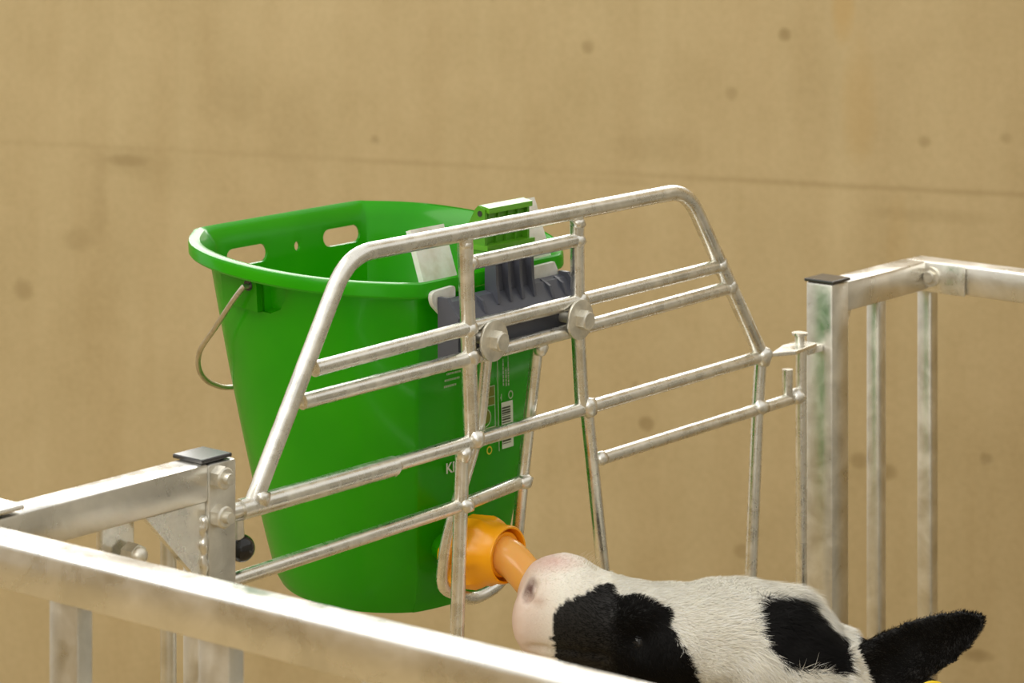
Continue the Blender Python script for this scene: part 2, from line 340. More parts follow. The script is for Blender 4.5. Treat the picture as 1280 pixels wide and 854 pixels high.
# weld lumps where bars meet
bmw = bmesh.new(); bmesh.ops.create_icosphere(bmw, subdivisions=2, radius=1)
for v in bmw.verts: v.co *= 1+.30*noise.noise(v.co*1.9)+.12*noise.noise(v.co*5)
wme = bpy.data.meshes.new('weld_bead'); bmw.to_mesh(wme); bmw.free(); wme.materials.append(M_galv)
for p in wme.polygons: p.use_smooth = True
for x, y, z, s in ((.055, -.004, 1.004, .0085), (.128, 0, 1.099, .006), (.112, 0, 1.074, .0065), (.317, -.001, 1.178, .0078), (.321, -.002, 1.102, .0088), (.323, -.002, 1.076, .009), (.323, -.002, 1.161, .0078),
                   (.328, -.004, 1.004, .0095), (.313, -.003, .992, .0082), (.314, -.004, .946, .0085), (.428, .022, .941, .0085), (.479, -.001, 1.178, .008), (.479, -.002, 1.162, .0078),
                   (.482, -.002, 1.104, .0085), (.486, -.002, 1.079, .0078), (.492, -.004, 1.003, .0098), (.514, -.002, .950, .0078), (.711, -.002, 1.107, .0088), (.727, -.002, 1.082, .0085),
                   (.785, -.004, 1.004, .0105), (.780, -.003, .952, .0095), (.432, .006, 1.066, .008), (.848, -.002, .952, .0095), (.222, 0, .9985, .0088)):
    o = bpy.data.objects.new('weld_bead', wme); COL.objects.link(o); o.parent = G; o.location = V((x, y, z))-G.location; o.scale = (s*1.02, s*.9, s*.90); o.rotation_euler = (x*50, z*30, x*80)
for x in (.3465, .4725):
    bm = bmesh.new(); cyl(bm, (x, -.0075, 1.089), (x, -.0105, 1.089), .0188, .0188, 40); wa = reloc(obj('washer', bm, M_nut, G, bevel=.0006, autosm=True), G); wa['label'] = 'large round zinc washer'
    bm = hex_bm((x, -.0105, 1.089), (0, -1, 0), .0095, .009); reloc(obj('hex_bolt', bm, M_nut, G, bevel=0, autosm=True), G)
    bm = bmesh.new(); cyl(bm, (x, -.0075, 1.089), (x, .045, 1.089), .005, .005, 14); reloc(obj('bolt_shank', bm, M_nut, G, autosm=True), G)
# latch on the right
bm = bmesh.new(); vs = [bm.verts.new(p) for p in ((.798, -.004, 1.001), (.822, -.018, 1.001), (.872, -.012, 1.001), (.872, .010, 1.001), (.84, .010, 1.001))]
f = bm.faces.new(vs); e = bmesh.ops.extrude_face_region(bm, geom=[f]); bmesh.ops.translate(bm, verts=[v for v in e['geom'] if isinstance(v, bmesh.types.BMVert)], vec=(0, 0, .004))
reloc(obj('latch_plate', bm, M_galv, G, bevel=.0007), G)
bm = bmesh.new(); cyl(bm, (.857, 0, 1.003), (.857, 0, 1.014), .0055, .0055, 16); cyl(bm, (.857, 0, 1.014), (.857, 0, 1.0165), .0085, .0085, 20); reloc(obj('latch_pin', bm, M_galv, G, autosm=True), G)
gr('latch_rod', [P2(.860, 1.002), P2(.862, .12)], .0060)
gr('latch_hook', fillet([P2(.834, .982), P2(.834, .952), P2(.852, .950)], .008, 5), .0058)
reloc(tube_box('latch_stop', (.866, -.006, .992), (.893, .006, 1.000), G, M_galv, .001), G)

# ---------------------------------------------------------------- bucket
TILT = .083
BK = empty('feeding_bucket', (.407, .045, 1.14), 'bright green plastic calf feeding bucket hung behind the gate, orange teat at its foot', 'bucket', rot=(TILT, 0, 0))
FL, BY = .100, .283
half = [(0, -.004), (.05, -.004), (.092, -.004), (.104, -.0025), (.128, .016), (.154, .046), (.174, .085), (.184, .13), (.183, .18), (.170, .222), (.150, .25), (.122, .273), (.108, .280), (.05, .281)]
ctrl = half+[(0, .281)]+[(-x, y) for x, y in half[:0:-1]]
ctrl = [V((x, y, 0)) for x, y in ctrl]
rim = catmull(ctrl, 6)
def resample(ps, n):
    d_ = [0]
    for i in range(len(ps)): d_.append(d_[-1]+(ps[(i+1) % len(ps)]-ps[i]).length)
    T = d_[-1]; out = []; j = 0
    for k in range(n):
        t = T*k/n
        while d_[j+1] < t: j += 1
        f_ = (t-d_[j])/(d_[j+1]-d_[j]); out.append(ps[j].lerp(ps[(j+1) % len(ps)], f_))
    return out
rim = resample(rim, 160)
NB = len(rim)
def nrm2(ps):
    out = []
    for i in range(len(ps)):
        t = (ps[(i+1) % len(ps)]-ps[i-1]).normalized(); n_ = V((t.y, -t.x, 0)); out.append(n_)
    return out
RN = nrm2(rim)
H = .318
def outline(h, off):
    """bucket section at height h (0 top, -H foot), grown by off"""
    k = -h/H; s = 1-.315*k; out = []; body = min(1, max(0, (-off-.002)/.004)); sh = (.006-.007*k)*body
    for p, n_ in zip(rim, RN):
        k = max(k, 0)
        el = V((p.x, p.y-.1385, 0)); el = el/math.sqrt((el.x/.185)**2+(el.y/.1425)**2)+V((0, .1385, 0)); p = p.lerp(el, .75*k**3)
        q = V((p.x*s+sh, (p.y+.004)*(1-.24*k)-.004-.004*k, h)); out.append(q+n_*off)
    return out
rings = []
prof_out = [(-H+.006, -.012), (-H, -.020)]
bm = bmesh.new()
def ringv(h, off): return [bm.verts.new(p) for p in outline(h, off)]
seq = [ringv(-H+.003, -.022), ringv(-H, -.017), ringv(-H+.010, -.0135)]
for k in range(1, 13): seq.append(ringv(-H+.010+(H-.030)*k/12, -.0130))
seq += [ringv(-.0165, -.0122), ringv(-.0145, -.0085), ringv(-.0135, .0002), ringv(-.0115, .0015), ringv(-.003, .0002), ringv(-.0005, -.0010), ringv(.0005, -.0035), ringv(-.0008, -.0068), ringv(-.004, -.0095), ringv(-.014, -.0155)]
for k in range(1, 13): seq.append(ringv(-.014-(H-.024)*k/12, -.0160))
for a, b in zip(seq, seq[1:]):
    for i in range(NB): bm.faces.new((a[i], a[(i+1) % NB], b[(i+1) % NB], b[i]))
bm.faces.new(seq[0][::-1]); bm.faces.new(seq[-1])
shell = obj('bucket_shell', bm, M_green, BK)
# grip slots and small hole in the back wall, socket recesses in the side walls (cut right through)
bm = bmesh.new()
def slot(cx, z, w, h):
    r = h/2
    c = [V((cx-w/2+r, 0, z))+V((r*math.cos(a), 0, r*math.sin(a))) for a in np.linspace(math.pi/2, 3*math.pi/2, 8)]
    c += [V((cx+w/2-r, 0, z))+V((r*math.cos(a), 0, r*math.sin(a))) for a in np.linspace(-math.pi/2, math.pi/2, 8)]
    vs = [bm.verts.new(p+V((0, .22, 0))) for p in c]; f = bm.faces.new(vs)
    e = bmesh.ops.extrude_face_region(bm, geom=[f]); bmesh.ops.translate(bm, verts=[v for v in e['geom'] if isinstance(v, bmesh.types.BMVert)], vec=(0, .1, 0))
slot(-.060, -.030, .056, .017); slot(.075, -.028, .054, .017); slot(.010, -.030, .008, .0095)
REC = [(.1385, -.0175), (.1385, -.046), (.128, -.0455), (.117, -.040), (.111, -.030), (.110, -.0175)]
for s_ in (-1, 1):
    vs = [bm.verts.new((s_*.135, y, z)) for y, z in REC]; f = bm.faces.new(vs)
    e = bmesh.ops.extrude_face_region(bm, geom=[f]); bmesh.ops.translate(bm, verts=[v for v in e['geom'] if isinstance(v, bmesh.types.BMVert)], vec=(s_*.06, 0, 0))
bmesh.ops.recalc_face_normals(bm, faces=bm.faces)
cme = bpy.data.meshes.new('cutter'); bm.to_mesh(cme); bm.free(); cut = bpy.data.objects.new('cutter', cme); COL.objects.link(cut); cut.parent = BK
bpy.context.view_layer.update()
applied(shell, [('BOOLEAN', dict(operation='DIFFERENCE', object=cut, solver='MANIFOLD'))])
bpy.data.objects.remove(cut)
shade_auto(shell, .5)
# wire sockets, left and right
for s in (-1, 1):
    bm = bmesh.new(); n_ = 10
    def wallx(y, h, o_):
        # x of the side wall at depth y, height h
        O_ = outline(h, -.013+o_); best = None
        for i in range(NB):
            p, q = O_[i], O_[(i+1) % NB]
            if p.x*s > 0 and q.x*s > 0 and (p.y-y)*(q.y-y) <= 0 and abs(p.y-q.y) > 1e-7 and abs(p.x) > .08*(1-.2):
                return p.x+(q.x-p.x)*(y-p.y)/(q.y-p.y)
        return s*.17
    # raised plate: left block and a rounded recess towards the front
    ys = np.linspace(.139, .190, 9); zs = np.linspace(-.0165, -.046, 6)
    grid = [[[bm.verts.new((wallx(y, z, o_), y, z)) for z in zs] for y in ys] for o_ in (-.001, .0055)]
    for i in range(8):
        for j in range(5):
            bm.faces.new([grid[1][i][j], grid[1][i+1][j], grid[1][i+1][j+1], grid[1][i][j+1]]); bm.faces.new([grid[0][i][j], grid[0][i][j+1], grid[0][i+1][j+1], grid[0][i+1][j]])
    for i in range(8):
        for j in (0, 5): bm.faces.new([grid[0][i][j], grid[0][i+1][j], grid[1][i+1][j], grid[1][i][j]])
    for j in range(5):
        for i in (0, 8): bm.faces.new([grid[0][i][j], grid[0][i][j+1], grid[1][i][j+1], grid[1][i][j]])
    obj('wire_socket', bm, M_green, BK, bevel=.0008, autosm=True)
    bm2 = bmesh.new(); cy, cz = .125, -.031
    ringsR = [[bm2.verts.new((wallx(y, z, 0)-s*dx, cy+(y-cy)*k_, cz+(z-cz)*k_)) for y, z in REC] for dx, k_ in ((.0005, 1.02), (.0035, 1.02), (.010, .80), (.0125, .80), (.0055, 1.12), (.0005, 1.12))]
    for a, b in zip(ringsR[:3], ringsR[1:3]):
        for i in range(6): bm2.faces.new((a[i], a[(i+1) % 6], b[(i+1) % 6], b[i]))
    bm2.faces.new(ringsR[2])
    for a, b in zip(ringsR[3:], ringsR[4:]):
        for i in range(6): bm2.faces.new((a[i], a[(i+1) % 6], b[(i+1) % 6], b[i]))
    bm2.faces.new(ringsR[3][::-1])
    obj('socket_recess', bm2, M_green, BK)
    bm = bmesh.new(); x0 = wallx(.149, -.022, .0055)
    cyl(bm, (x0-s*.004, .149, -.022), (x0+s*.0008, .149, -.022), .0052, .0052, 18); o = obj('wire_hole_shade', bm, M_cap, BK, autosm=True); o['label'] = 'black disc for the shade in the handle wire hole'  # no hole is cut here: a black disc stands for its inner shade
# handle wire (world coordinates -> bucket frame)
BKm = (Matrix.Translation(BK.location) @ Matrix.Rotation(TILT, 4, 'X')); BKi = BKm.inverted()
hw = [(.246, .1945, 1.130), (.2320, .1945, 1.130), (.2300, .207, 1.115), (.240, .240, 1.085), (.262, .283, 1.054), (.273, .294, 1.032), (.300, .303, 1.014), (.345, .310, 1.004)]
right = [(.814-x, y, z) for x, y, z in hw][::-1]
wp = [BKi @ V(p) for p in hw+right]
wp = wp[:2]+catmull(wp[1:-1], 5, False)[1:-1]+wp[-2:]
bm = bmesh.new(); sweep(bm, wp, .0026, 10); hb = obj('wire_handle', bm, M_wire, BK, autosm=True); hb['label'] = 'bare steel wire handle hanging behind'

# print on the front wall
def fy(h): # y of the front wall in the bucket frame at height h
    return -.004-.004*(-h/H)+.013
def lab(x, z, off=.0004):
    off += .0009
    dy = .009+.10*(1.14-z)
    p = BKi @ V((x+1.22*(dy-.005)-.0085, .045+dy, z-.37*(dy-.005))); return V((p.x, fy(p.z)-off, p.z))
def quad(bm, x0, z0, x1, z1, off=.0005):
    vs = [bm.verts.new(lab(x, z, off)) for x, z in ((x0, z0), (x1, z0), (x1, z1), (x0, z1))]; bm.faces.new(vs)
PRN = []
def printed(name, fn, m):
    bm = bmesh.new(); fn(bm); o = obj(name, bm, m, BK); 
    return o
def frame_fn(bm):
    x0, x1, z0, z1, t = .388, .4215, .992, 1.031, .0009
    quad(bm, x0, z1-t, x1, z1); quad(bm, x0, z0, x1, z0+t); quad(bm, x1-t, z0, x1, z1); quad(bm, x0, z0, x0+t, z1)
    quad(bm, x0, 1.0205, x1, 1.0212); quad(bm, x0, 1.0125, x1, 1.0132); quad(bm, .4255, .968, .4264, 1.062); quad(bm, .4415, 1.042, .4421, 1.066)
printed('label_frame', frame_fn, M_print)
printed('label_panel', lambda bm: (quad(bm, .389, 1.0214, .4205, 1.030, .0004), quad(bm, .389, 1.0134, .4205, 1.0203, .0004)), M_olive)
def disc(bm, x, z, rx, rz, off, n=28):
    bm.faces.new([bm.verts.new(lab(x+rx*math.cos(a), z+rz*math.sin(a), off)) for a in [2*math.pi*k/n for k in range(n)]])
def ringf(bm, x, z, rx, rz, t, off, n=28):
    A = [[bm.verts.new(lab(x+(rx-q)*math.cos(a), z+(rz-q)*math.sin(a), off)) for a in [2*math.pi*k/n for k in range(n)]] for q in (0, t)]
    for i in range(n): bm.faces.new((A[0][i], A[0][(i+1) % n], A[1][(i+1) % n], A[1][i]))
printed('label_emblem', lambda bm: (ringf(bm, .4045, 1.0025, .0105, .0092, .0010, .0007), ringf(bm, .399, .9995, .0065, .0060, .0007, .0008)), M_print)
printed('label_emblem_disc', lambda bm: disc(bm, .408, 1.004, .0062, .0070, .0005), M_olive)
printed('label_spot', lambda bm: disc(bm, .3985, .9985, .0024, .0026, .0007), M_printy)
printed('label_ring', lambda bm: ringf(bm, .4115, .9715, .0040, .0040, .0014, .0006), M_printy)
printed('barcode_ground', lambda bm: quad(bm, .4305, .969, .4475, 1.0125, .0004), M_printw)
def bars(bm):
    rs = random.Random(3); z = .9735
    while z < 1.0085:
        t = rs.choice((.0007, .0011, .0016)); quad(bm, .431, z, .4435, z+t, .0007); z += t+rs.choice((.0006, .0009, .0013))
printed('barcode_bars', bars, M_dark)['kind'] = 'stuff'
def lines(bm):
    rs = random.Random(5)
    for x, z0, z1 in ((.4335, 1.028, 1.053), (.4375, 1.027, 1.044), (.4410, 1.027, 1.049)):
        z = z0
        while z < z1: d_ = rs.uniform(.0012, .0035); quad(bm, x, z, x+.0016, min(z+d_, z1)); z += d_+.0007
    for x0, x1, z in ((.351, .371, 1.056), (.353, .373, 1.051), (.350, .371, 1.0455), (.349, .366, 1.040), (.402, .411, 1.0485), (.402, .411, 1.0465), (.400, .412, 1.0425), (.4293, .4300, 1.0165)):
        x = x0
        while x < x1: d_ = rs.uniform(.0008, .0026); quad(bm, x, z, min(x+d_, x1), z+.0019); x += d_+.0006
    quad(bm, .4305, 1.014, .4313, 1.021)
printed('small_print', lines, M_print)['kind'] = 'stuff'
printed('recycling_mark', lambda bm: (ringf(bm, .4445, 1.018, .0036, .0040, .0011, .0006, 14)), M_print)
def text(name, body, x, z, size, m, sx=1, off=.0006, rotq=0):
    c = bpy.data.curves.new(name, 'FONT'); c.body = body; c.size = size; c.extrude = 0; c.offset = size*.02
    o = bpy.data.objects.new(name, c); COL.objects.link(o); bpy.context.view_layer.update()
    me = bpy.data.meshes.new_from_object(o); bpy.data.objects.remove(o)
    for v in me.vertices:
        p = Matrix.Rotation(rotq, 3, 'Z') @ V((v.co.x*sx, v.co.y, 0)); v.co = lab(x+p.x, z+p.y, off)
    o = link(name, me, m, BK); return o
text('brand_lettering', 'KERBL', .3485, .9615, .0134, M_printw, 1.06)
text('label_lettering', '8l 10 l 9', .3895, 1.0142, .0062, M_print, 1.1, .0008)

bm = bmesh.new(); cyl(bm, BKi @ V((.3685, .047, .884)), BKi @ V((.3685, .082, .884)), .011, .012, 24); o = obj('outlet_boss', bm, M_green, BK, autosm=True)
# orange nut and teat
def ring_surface(bm, path_c, ax, rr, n, prof=None, u=None, w_=None):
    pass
nutc = V((.3875, 0, .888)); nb, nf = .054, -.002
bm = bmesh.new(); n_ = 48; ringsv = []
def nr(y, rad, hexa, cx=0, cz=0):
    vs = []
    for k in range(n_):
        a = 2*math.pi*k/n_; hexr = rad*(1+hexa*min(1, max(0, .5+1.6*math.cos(6*a+.4))))
        t = (y-nb)/(nf-nb); c = V((.3865-.004*t*0, y, .884+.006*t))
        vs.append(bm.verts.new((c.x+hexr*math.cos(a)+cx, y, c.z+hexr*math.sin(a)+cz)))
    return vs
for y, rad, hx in ((.050, .020, 0), (.050, .029, .10), (.046, .0305, .11), (.020, .0305, .11), (.014, .0290, .09), (.006, .0264, .02), (-.006, .0262, 0), (-.0078, .0252, 0), (-.0075, .0236, 0), (.006, .0232, 0), (.006, .0206, 0), (-.0035, .0204, 0), (-.0045, .0192, 0), (-.003, .0150, 0)):
    ringsv.append(nr(y, rad, hx, cx=-.018*(1 if True else 0)))
for a, b in zip(ringsv, ringsv[1:]):
    for i in range(n_): bm.faces.new((a[i], a[(i+1) % n_], b[(i+1) % n_], b[i]))
bm.faces.new(ringsv[0]); bm.faces.new(ringsv[-1])
bmesh.ops.transform(bm, matrix=BKi, verts=bm.verts)
o = obj('teat_nut', bm, M_nutp, BK, autosm=True); o['label'] = 'orange ribbed screw collar'
tp = catmull([(.3685, .020, .8905), (.3685, 0, .890), (.3695, -.012, .886), (.3715, -.024, .8765), (.3745, -.037, .862), (.379, -.052, .846)], 5, False)
TP = [V(p) for p in tp]; rr = [.0182-.0034*i/(len(TP)-1) for i in range(len(TP))]; rr[-1] = .007; rr[-2] = .0115
bm = bmesh.new(); sweep(bm, [BKi @ p for p in TP], rr, 28); o = obj('teat', bm, M_teat, BK, autosm=True); o['label'] = 'amber rubber drinking teat'

# ---------------------------------------------------------------- bucket holder (slate plastic) with lime clamp and white plates
BH = empty('bucket_holder', (.405, .03, 1.08), 'slate plastic bucket holder with lime clamp and white plates, bolted behind the gate', 'holder')
def ob(bm, name, m, **k): return reloc(obj(name, bm, m, BH, **k), BH)
def prism(bm, prof, x0, x1):
    """profile in (y,z), extruded along x"""
    a = [bm.verts.new((x0, y, z)) for y, z in prof]; b = [bm.verts.new((x1, y, z)) for y, z in prof]
    bm.faces.new(a[::-1]); bm.faces.new(b)
    for i in range(len(prof)): bm.faces.new((a[i], a[(i+1) % len(prof)], b[(i+1) % len(prof)], b[i]))
bm = bmesh.new(); prism(bm, [(.016, 1.072), (.013, 1.078), (.013, 1.104), (.026, 1.122), (.034, 1.124), (.034, 1.072)], .320, .500)
o = ob(bm, 'bracket_bar', M_grey, bevel=.0012)
for x in (.3215, .4965): 
    bm = bmesh.new(); prism(bm, [(.010, 1.068), (.010, 1.110), (.024, 1.127), (.0345, 1.127), (.0345, 1.068)], x-.0022, x+.0022); ob(bm, 'end_rib', M_grey, bevel=.0006)
for x in (.347, .365, .463, .483):
    bm = bmesh.new(); prism(bm, [(.015, 1.108), (.0195, 1.119), (.030, 1.1245), (.032, 1.108)], x-.0016, x+.0016); ob(bm, 'stiffening_rib', M_grey, bevel=.0004)
bm = bmesh.new(); prism(bm, [(.0265, 1.118), (.030, 1.154), (.035, 1.154), (.035, 1.118)], .386, .441); ob(bm, 'neck_plate', M_grey, bevel=.0006)
for x in (.3875, .405, .422, .4395):
    bm = bmesh.new(); prism(bm, [(.018, 1.113), (.021, 1.130), (.022, 1.154), (.031, 1.154), (.031, 1.112)], x-.0018, x+.0018); ob(bm, 'neck_rib', M_grey, bevel=.0004)
for x in (.407, .472):
    bm = bmesh.new(); cyl(bm, (x, .0125, 1.099), (x, .0145, 1.099), .0032, .0032, 14); ob(bm, 'screw_hole_shade', M_cap)  # black discs set on the bar as the shade inside screw holes
# lime clamp: open box of ribs over the rim
CL = bpy.data.objects.new('clamp', bpy.data.meshes.new('clamp')); bpy.data.objects.remove(CL)
bm = bmesh.new(); prism(bm, [(.0575, 1.156), (.063, 1.156), (.058, 1.196), (.0525, 1.196)], .412, .468); cl = ob(bm, 'clamp', M_lime, bevel=.0006); cl['label'] = 'lime green ribbed clamp'
def sub(bm, name, m, par, **k):
    o = obj(name, bm, m, par, **k); o.location = (0, 0, 0); return o
for x in (.412, .426, .4405, .4545, .468):
    bm = bmesh.new(); prism(bm, [(.0545, 1.158), (.0595, 1.158), (.057, 1.194), (.0505, 1.194)], x-.0011, x+.0011); sub(bm, 'clamp_rib', M_lime, cl)
bm = bmesh.new(); prism(bm, [(.0465, 1.1905), (.0465, 1.1955), (.058, 1.1975), (.058, 1.1925)], .406, .470); sub(bm, 'clamp_flange', M_limed, cl, bevel=.0008)
bm = bmesh.new(); prism(bm, [(.046, 1.1560), (.046, 1.1605), (.070, 1.1605), (.070, 1.1560)], .403, .473); sub(bm, 'clamp_flange', M_limed, cl, bevel=.0008)
bm = bmesh.new(); prism(bm, [(.050, 1.150), (.050, 1.194), (.058, 1.1975), (.062, 1.194), (.086, 1.152)], .404, .4075); sub(bm, 'clamp_cheek', M_lime, cl, bevel=.0006)
bm = bmesh.new(); prism(bm, [(.050, 1.156), (.050, 1.194), (.058, 1.1975), (.062, 1.194), (.086, 1.156)], .4665, .4695); sub(bm, 'clamp_cheek', M_lime, cl, bevel=.0006)
bm = bmesh.new(); cyl(bm, (.4035, .056, 1.190), (.4045, .056, 1.190), .0028, .0028, 14); sub(bm, 'hinge_hole_shade', M_cap, cl)  # flat black disc in place of the shade inside the hinge hole
# white plates
def tilted(x0, x1, y0, z0, y1, z1, th, name, lab_=None):
    bm = bmesh.new(); d_ = V((0, y1-y0, z1-z0)).normalized(); n_ = V((0, -d_.z, d_.y))*th
    prism(bm, [(y0, z0), (y1, z1), (y1+n_.y, z1+n_.z), (y0+n_.y, z0+n_.z)], x0, x1); o = ob(bm, name, M_white, bevel=.0018)
    if lab_: o['label'] = lab_
tilted(.339, .386, .062, 1.115, .085, 1.180, -.006, 'white_plate', 'white tongue leaning into the bucket')
tilted(.476, .523, .060, 1.118, .087, 1.189, -.006, 'white_plate', 'white tongue leaning into the bucket')
bm = bmesh.new(); pr = fillet([(.330, 0, 1.070), (.330, 0, 1.106), (.313, 0, 1.121), (.312, 0, 1.132), (.345, 0, 1.134), (.345, 0, 1.07)], [.006, .006, .007, .004], 4)
vs = [bm.verts.new((p.x, .0355, p.z)) for p in pr]; f = bm.faces.new(vs)
e = bmesh.ops.extrude_face_region(bm, geom=[f]); bmesh.ops.translate(bm, verts=[v for v in e['geom'] if isinstance(v, bmesh.types.BMVert)], vec=(0, .0045, 0)); ob(bm, 'white_backing', M_white)
bm = bmesh.new(); pr = [(.445, 0, 1.075), (.445, 0, 1.135), (.490, 0, 1.136), (.496, 0, 1.126), (.506, 0, 1.122), (.506, 0, 1.075)]
vs = [bm.verts.new((x, .0355, z)) for x, _, z in pr]; f = bm.faces.new(vs)
e = bmesh.ops.extrude_face_region(bm, geom=[f]); bmesh.ops.translate(bm, verts=[v for v in e['geom'] if isinstance(v, bmesh.types.BMVert)], vec=(0, .0045, 0)); ob(bm, 'white_backing', M_white)

# ---------------------------------------------------------------- calf
CT = V((.354, -.024, 0)); U = .00072; T0 = 2.448
def hp(a, b, off=0):
    """head grid (0.72 mm steps along the muzzle-to-poll line and downwards), off = away from the near cheek"""
    k = 1+off/T0; return CT + R*((a-640)*U*k) + D*off + V((0, 0, 1.585-(b+262)*U*k))
def hinv(P):
    """grid coordinates of points (n,3), following the camera-side cheek obliquely"""
    Q = P-np.array(CT); off = Q@np.array(D); s = Q@np.array(R); k = 1+off/T0
    return 640+s/U/k, (1.585-P[:, 2])/U/k-262, off
parts = []
def loft(rings, n=28):
    bm = bmesh.new(); RV = []
    for c, a1, a2 in rings:
        vs = []
        for k in range(n):
            t = 2*math.pi*k/n; vs.append(bm.verts.new(c+a1*math.cos(t)+a2*math.sin(t)))
        RV.append(vs)
    for a, b in zip(RV, RV[1:]):
        for i in range(n): bm.faces.new((a[i], a[(i+1) % n], b[(i+1) % n], b[i]))
    for vs, c in ((RV[0][::-1], rings[0][0]), (RV[-1], rings[-1][0])): bm.faces.new(vs)
    bmesh.ops.recalc_face_normals(bm, faces=bm.faces); parts.append(bm)
def ell(c, rx, axes=None, sc=(1, 1, 1)):
    bm = bmesh.new(); bmesh.ops.create_icosphere(bm, subdivisions=3, radius=rx)
    m_ = Matrix.Translation(c) @ ((Matrix(axes).transposed().to_4x4()) if axes else Matrix()) @ Matrix.Diagonal((*sc, 1))
    bmesh.ops.transform(bm, matrix=m_, verts=bm.verts); parts.append(bm)
Z = V((0, 0, 1))
hr = [(646, 742, 800, .020), (651, 722, 812, .031), (662, 706, 820, .038), (680, 697, 828, .042), (705, 691.5, 834, .043), (728, 697, 838, .041), (748, 711, 841, .041), (775, 723, 845, .044), (810, 732, 852, .049), (850, 736, 862, .055),
      (890, 731, 872, .060), (920, 730, 880, .063), (955, 735, 892, .064), (990, 741, 905, .062), (1015, 755, 915, .059), (1038, 775, 925, .054), (1056, 800, 935, .046)]
loft([(hp(a, (t+b)/2), D*w_, Z*((b-t)/2*U)) for a, t, b, w_ in hr])
# cheek / jaw fullness, brow, muzzle lips
ell(hp(930, 850), 1, None, (.055, .055, .045)); ell(hp(800, 778, -.030), 1, (R, D, Z), (.030, .018, .024)); ell(hp(800, 778, .030), 1, (R, D, Z), (.030, .018, .024))
ell(hp(664, 775, -.022), 1, (R, D, Z), (.018, .018, .030)); ell(hp(664, 775, .022), 1, (R, D, Z), (.018, .018, .030)); ell(hp(690, 845), 1, (R, D, Z), (.034, .030, .022))
# neck and trunk
chain = [(hp(985, 860), .060, .070), (hp(1060, 915), .060, .080), (hp(1150, 975), .062, .080), (V((.64, -.36, .62)), .075, .125), (V((.72, -.50, .58)), .105, .17), (V((.74, -.64, .57)), .125, .18), (V((.75, -.80, .565)), .135, .18), (V((.755, -.96, .575)), .13, .17), (V((.76, -1.08, .60)), .12, .155), (V((.76, -1.16, .62)), .085, .11), (V((.76, -1.19, .63)), .04, .05)]
rg = []
for i, (c, wx, wz) in enumerate(chain):
    t = (chain[min(i+1, len(chain)-1)][0]-chain[max(i-1, 0)][0]).normalized(); sd = t.cross(Z).normalized(); up = sd.cross(t).normalized(); rg.append((c, sd*wx, up*wz))
loft(rg)
def limb(pts):
    rg = []
    for i, (c, r_) in enumerate(pts):
        t = (V(pts[min(i+1, len(pts)-1)][0])-V(pts[max(i-1, 0)][0])).normalized(); sd = t.cross(V((1, 0, 0))).normalized(); up = sd.cross(t).normalized(); rg.append((V(c), sd*r_, up*r_))
    loft(rg, 16)
for s in (-1, 1):
    x = .735+s*.075
    limb([((x, -.56, .56), .065), ((x, -.55, .44), .045), ((x, -.54, .32), .030), ((x, -.535, .27), .030), ((x, -.54, .15), .020), ((x, -.545, .09), .023), ((x, -.535, .05), .022), ((x, -.525, .0), .030)])
    x = .755+s*.075
    limb([((x, -1.08, .58), .085), ((x, -1.04, .46), .060), ((x, -1.07, .38), .042), ((x, -1.16, .28), .026), ((x, -1.145, .20), .022), ((x, -1.14, .10), .022), ((x, -1.125, .05), .023), ((x, -1.115, .0), .030)])
limb([((.76, -1.17, .68), .022), ((.76, -1.225, .62), .016), ((.76, -1.235, .48), .013), ((.76, -1.235, .36), .020), ((.76, -1.235, .30), .010)])
# ears: leaf shapes, cupped
def ear(side):
    o0 = -.034*side; o1 = -.095*side if side == 1 else .12
    mid = [(1050, 838), (1078, 837), (1108, 828), (1138, 817), (1168, 807), (1193, 798), (1214, 789), (1228, 780), (1233, 775)]
    up = [20, 36, 45, 47, 44, 37, 27, 14, 3]; dn = [20, 38, 46, 48, 46, 38, 24, 11, 3]
    rg_ = []; bm = bmesh.new(); K = 14; RV = []
    for i, ((a, b), u_, d_) in enumerate(zip(mid, up, dn)):
        t = i/(len(mid)-1); off = o0+(o1-o0)*t; ring = []
        for k in range(K):
            th = 2*math.pi*k/K; c_, s_ = math.cos(th), math.sin(th)
            hgt = (u_ if c_ > 0 else d_)*c_; cup = .012*(1-abs(c_)**2)*min(1, 3*t)*side
            thick = (.0045 if t > .15 else .010)*s_
            ring.append(bm.verts.new(hp(a+hgt*.12, b-hgt, off+cup+thick)))
        RV.append(ring)
    for a, b in zip(RV, RV[1:]):
        for i in range(K): bm.faces.new((a[i], a[(i+1) % K], b[(i+1) % K], b[i]))
    bm.faces.new(RV[0][::-1]); bm.faces.new(RV[-1]); bmesh.ops.recalc_face_normals(bm, faces=bm.faces)
    if side == -1:   # the other ear stands out on the far side, lower
        bmesh.ops.translate(bm, verts=bm.verts, vec=-R*.10-V((0, 0, .045))+D*.0)
    parts.append(bm)
ear(1); ear(-1)
allb = bmesh.new()
for b_ in parts:
    me_ = bpy.data.meshes.new('p'); b_.to_mesh(me_); b_.free(); allb.from_mesh(me_); bpy.data.meshes.remove(me_)
CALF = obj('calf', allb, None)
applied(CALF, [('REMESH', dict(mode='VOXEL', voxel_size=.0036)), ('SMOOTH', dict(factor=.6, iterations=9))])
cme = CALF.data; nv = len(cme.vertices)
co = np.empty(nv*3); cme.vertices.foreach_get('co', co); co = co.reshape(-1, 3)
no = np.empty(nv*3); cme.vertex_normals.foreach_get('vector', no); no = no.reshape(-1, 3)
def dent(p, r, depth, sc=(1, 1, 1)):
    q = co-np.array(p); loc = np.stack([q@np.array(R)/sc[0], q@np.array(D)/sc[1], q[:, 2]/sc[2]], 1)
    w_ = np.exp(-(loc**2).sum(1)/r**2); return w_*depth
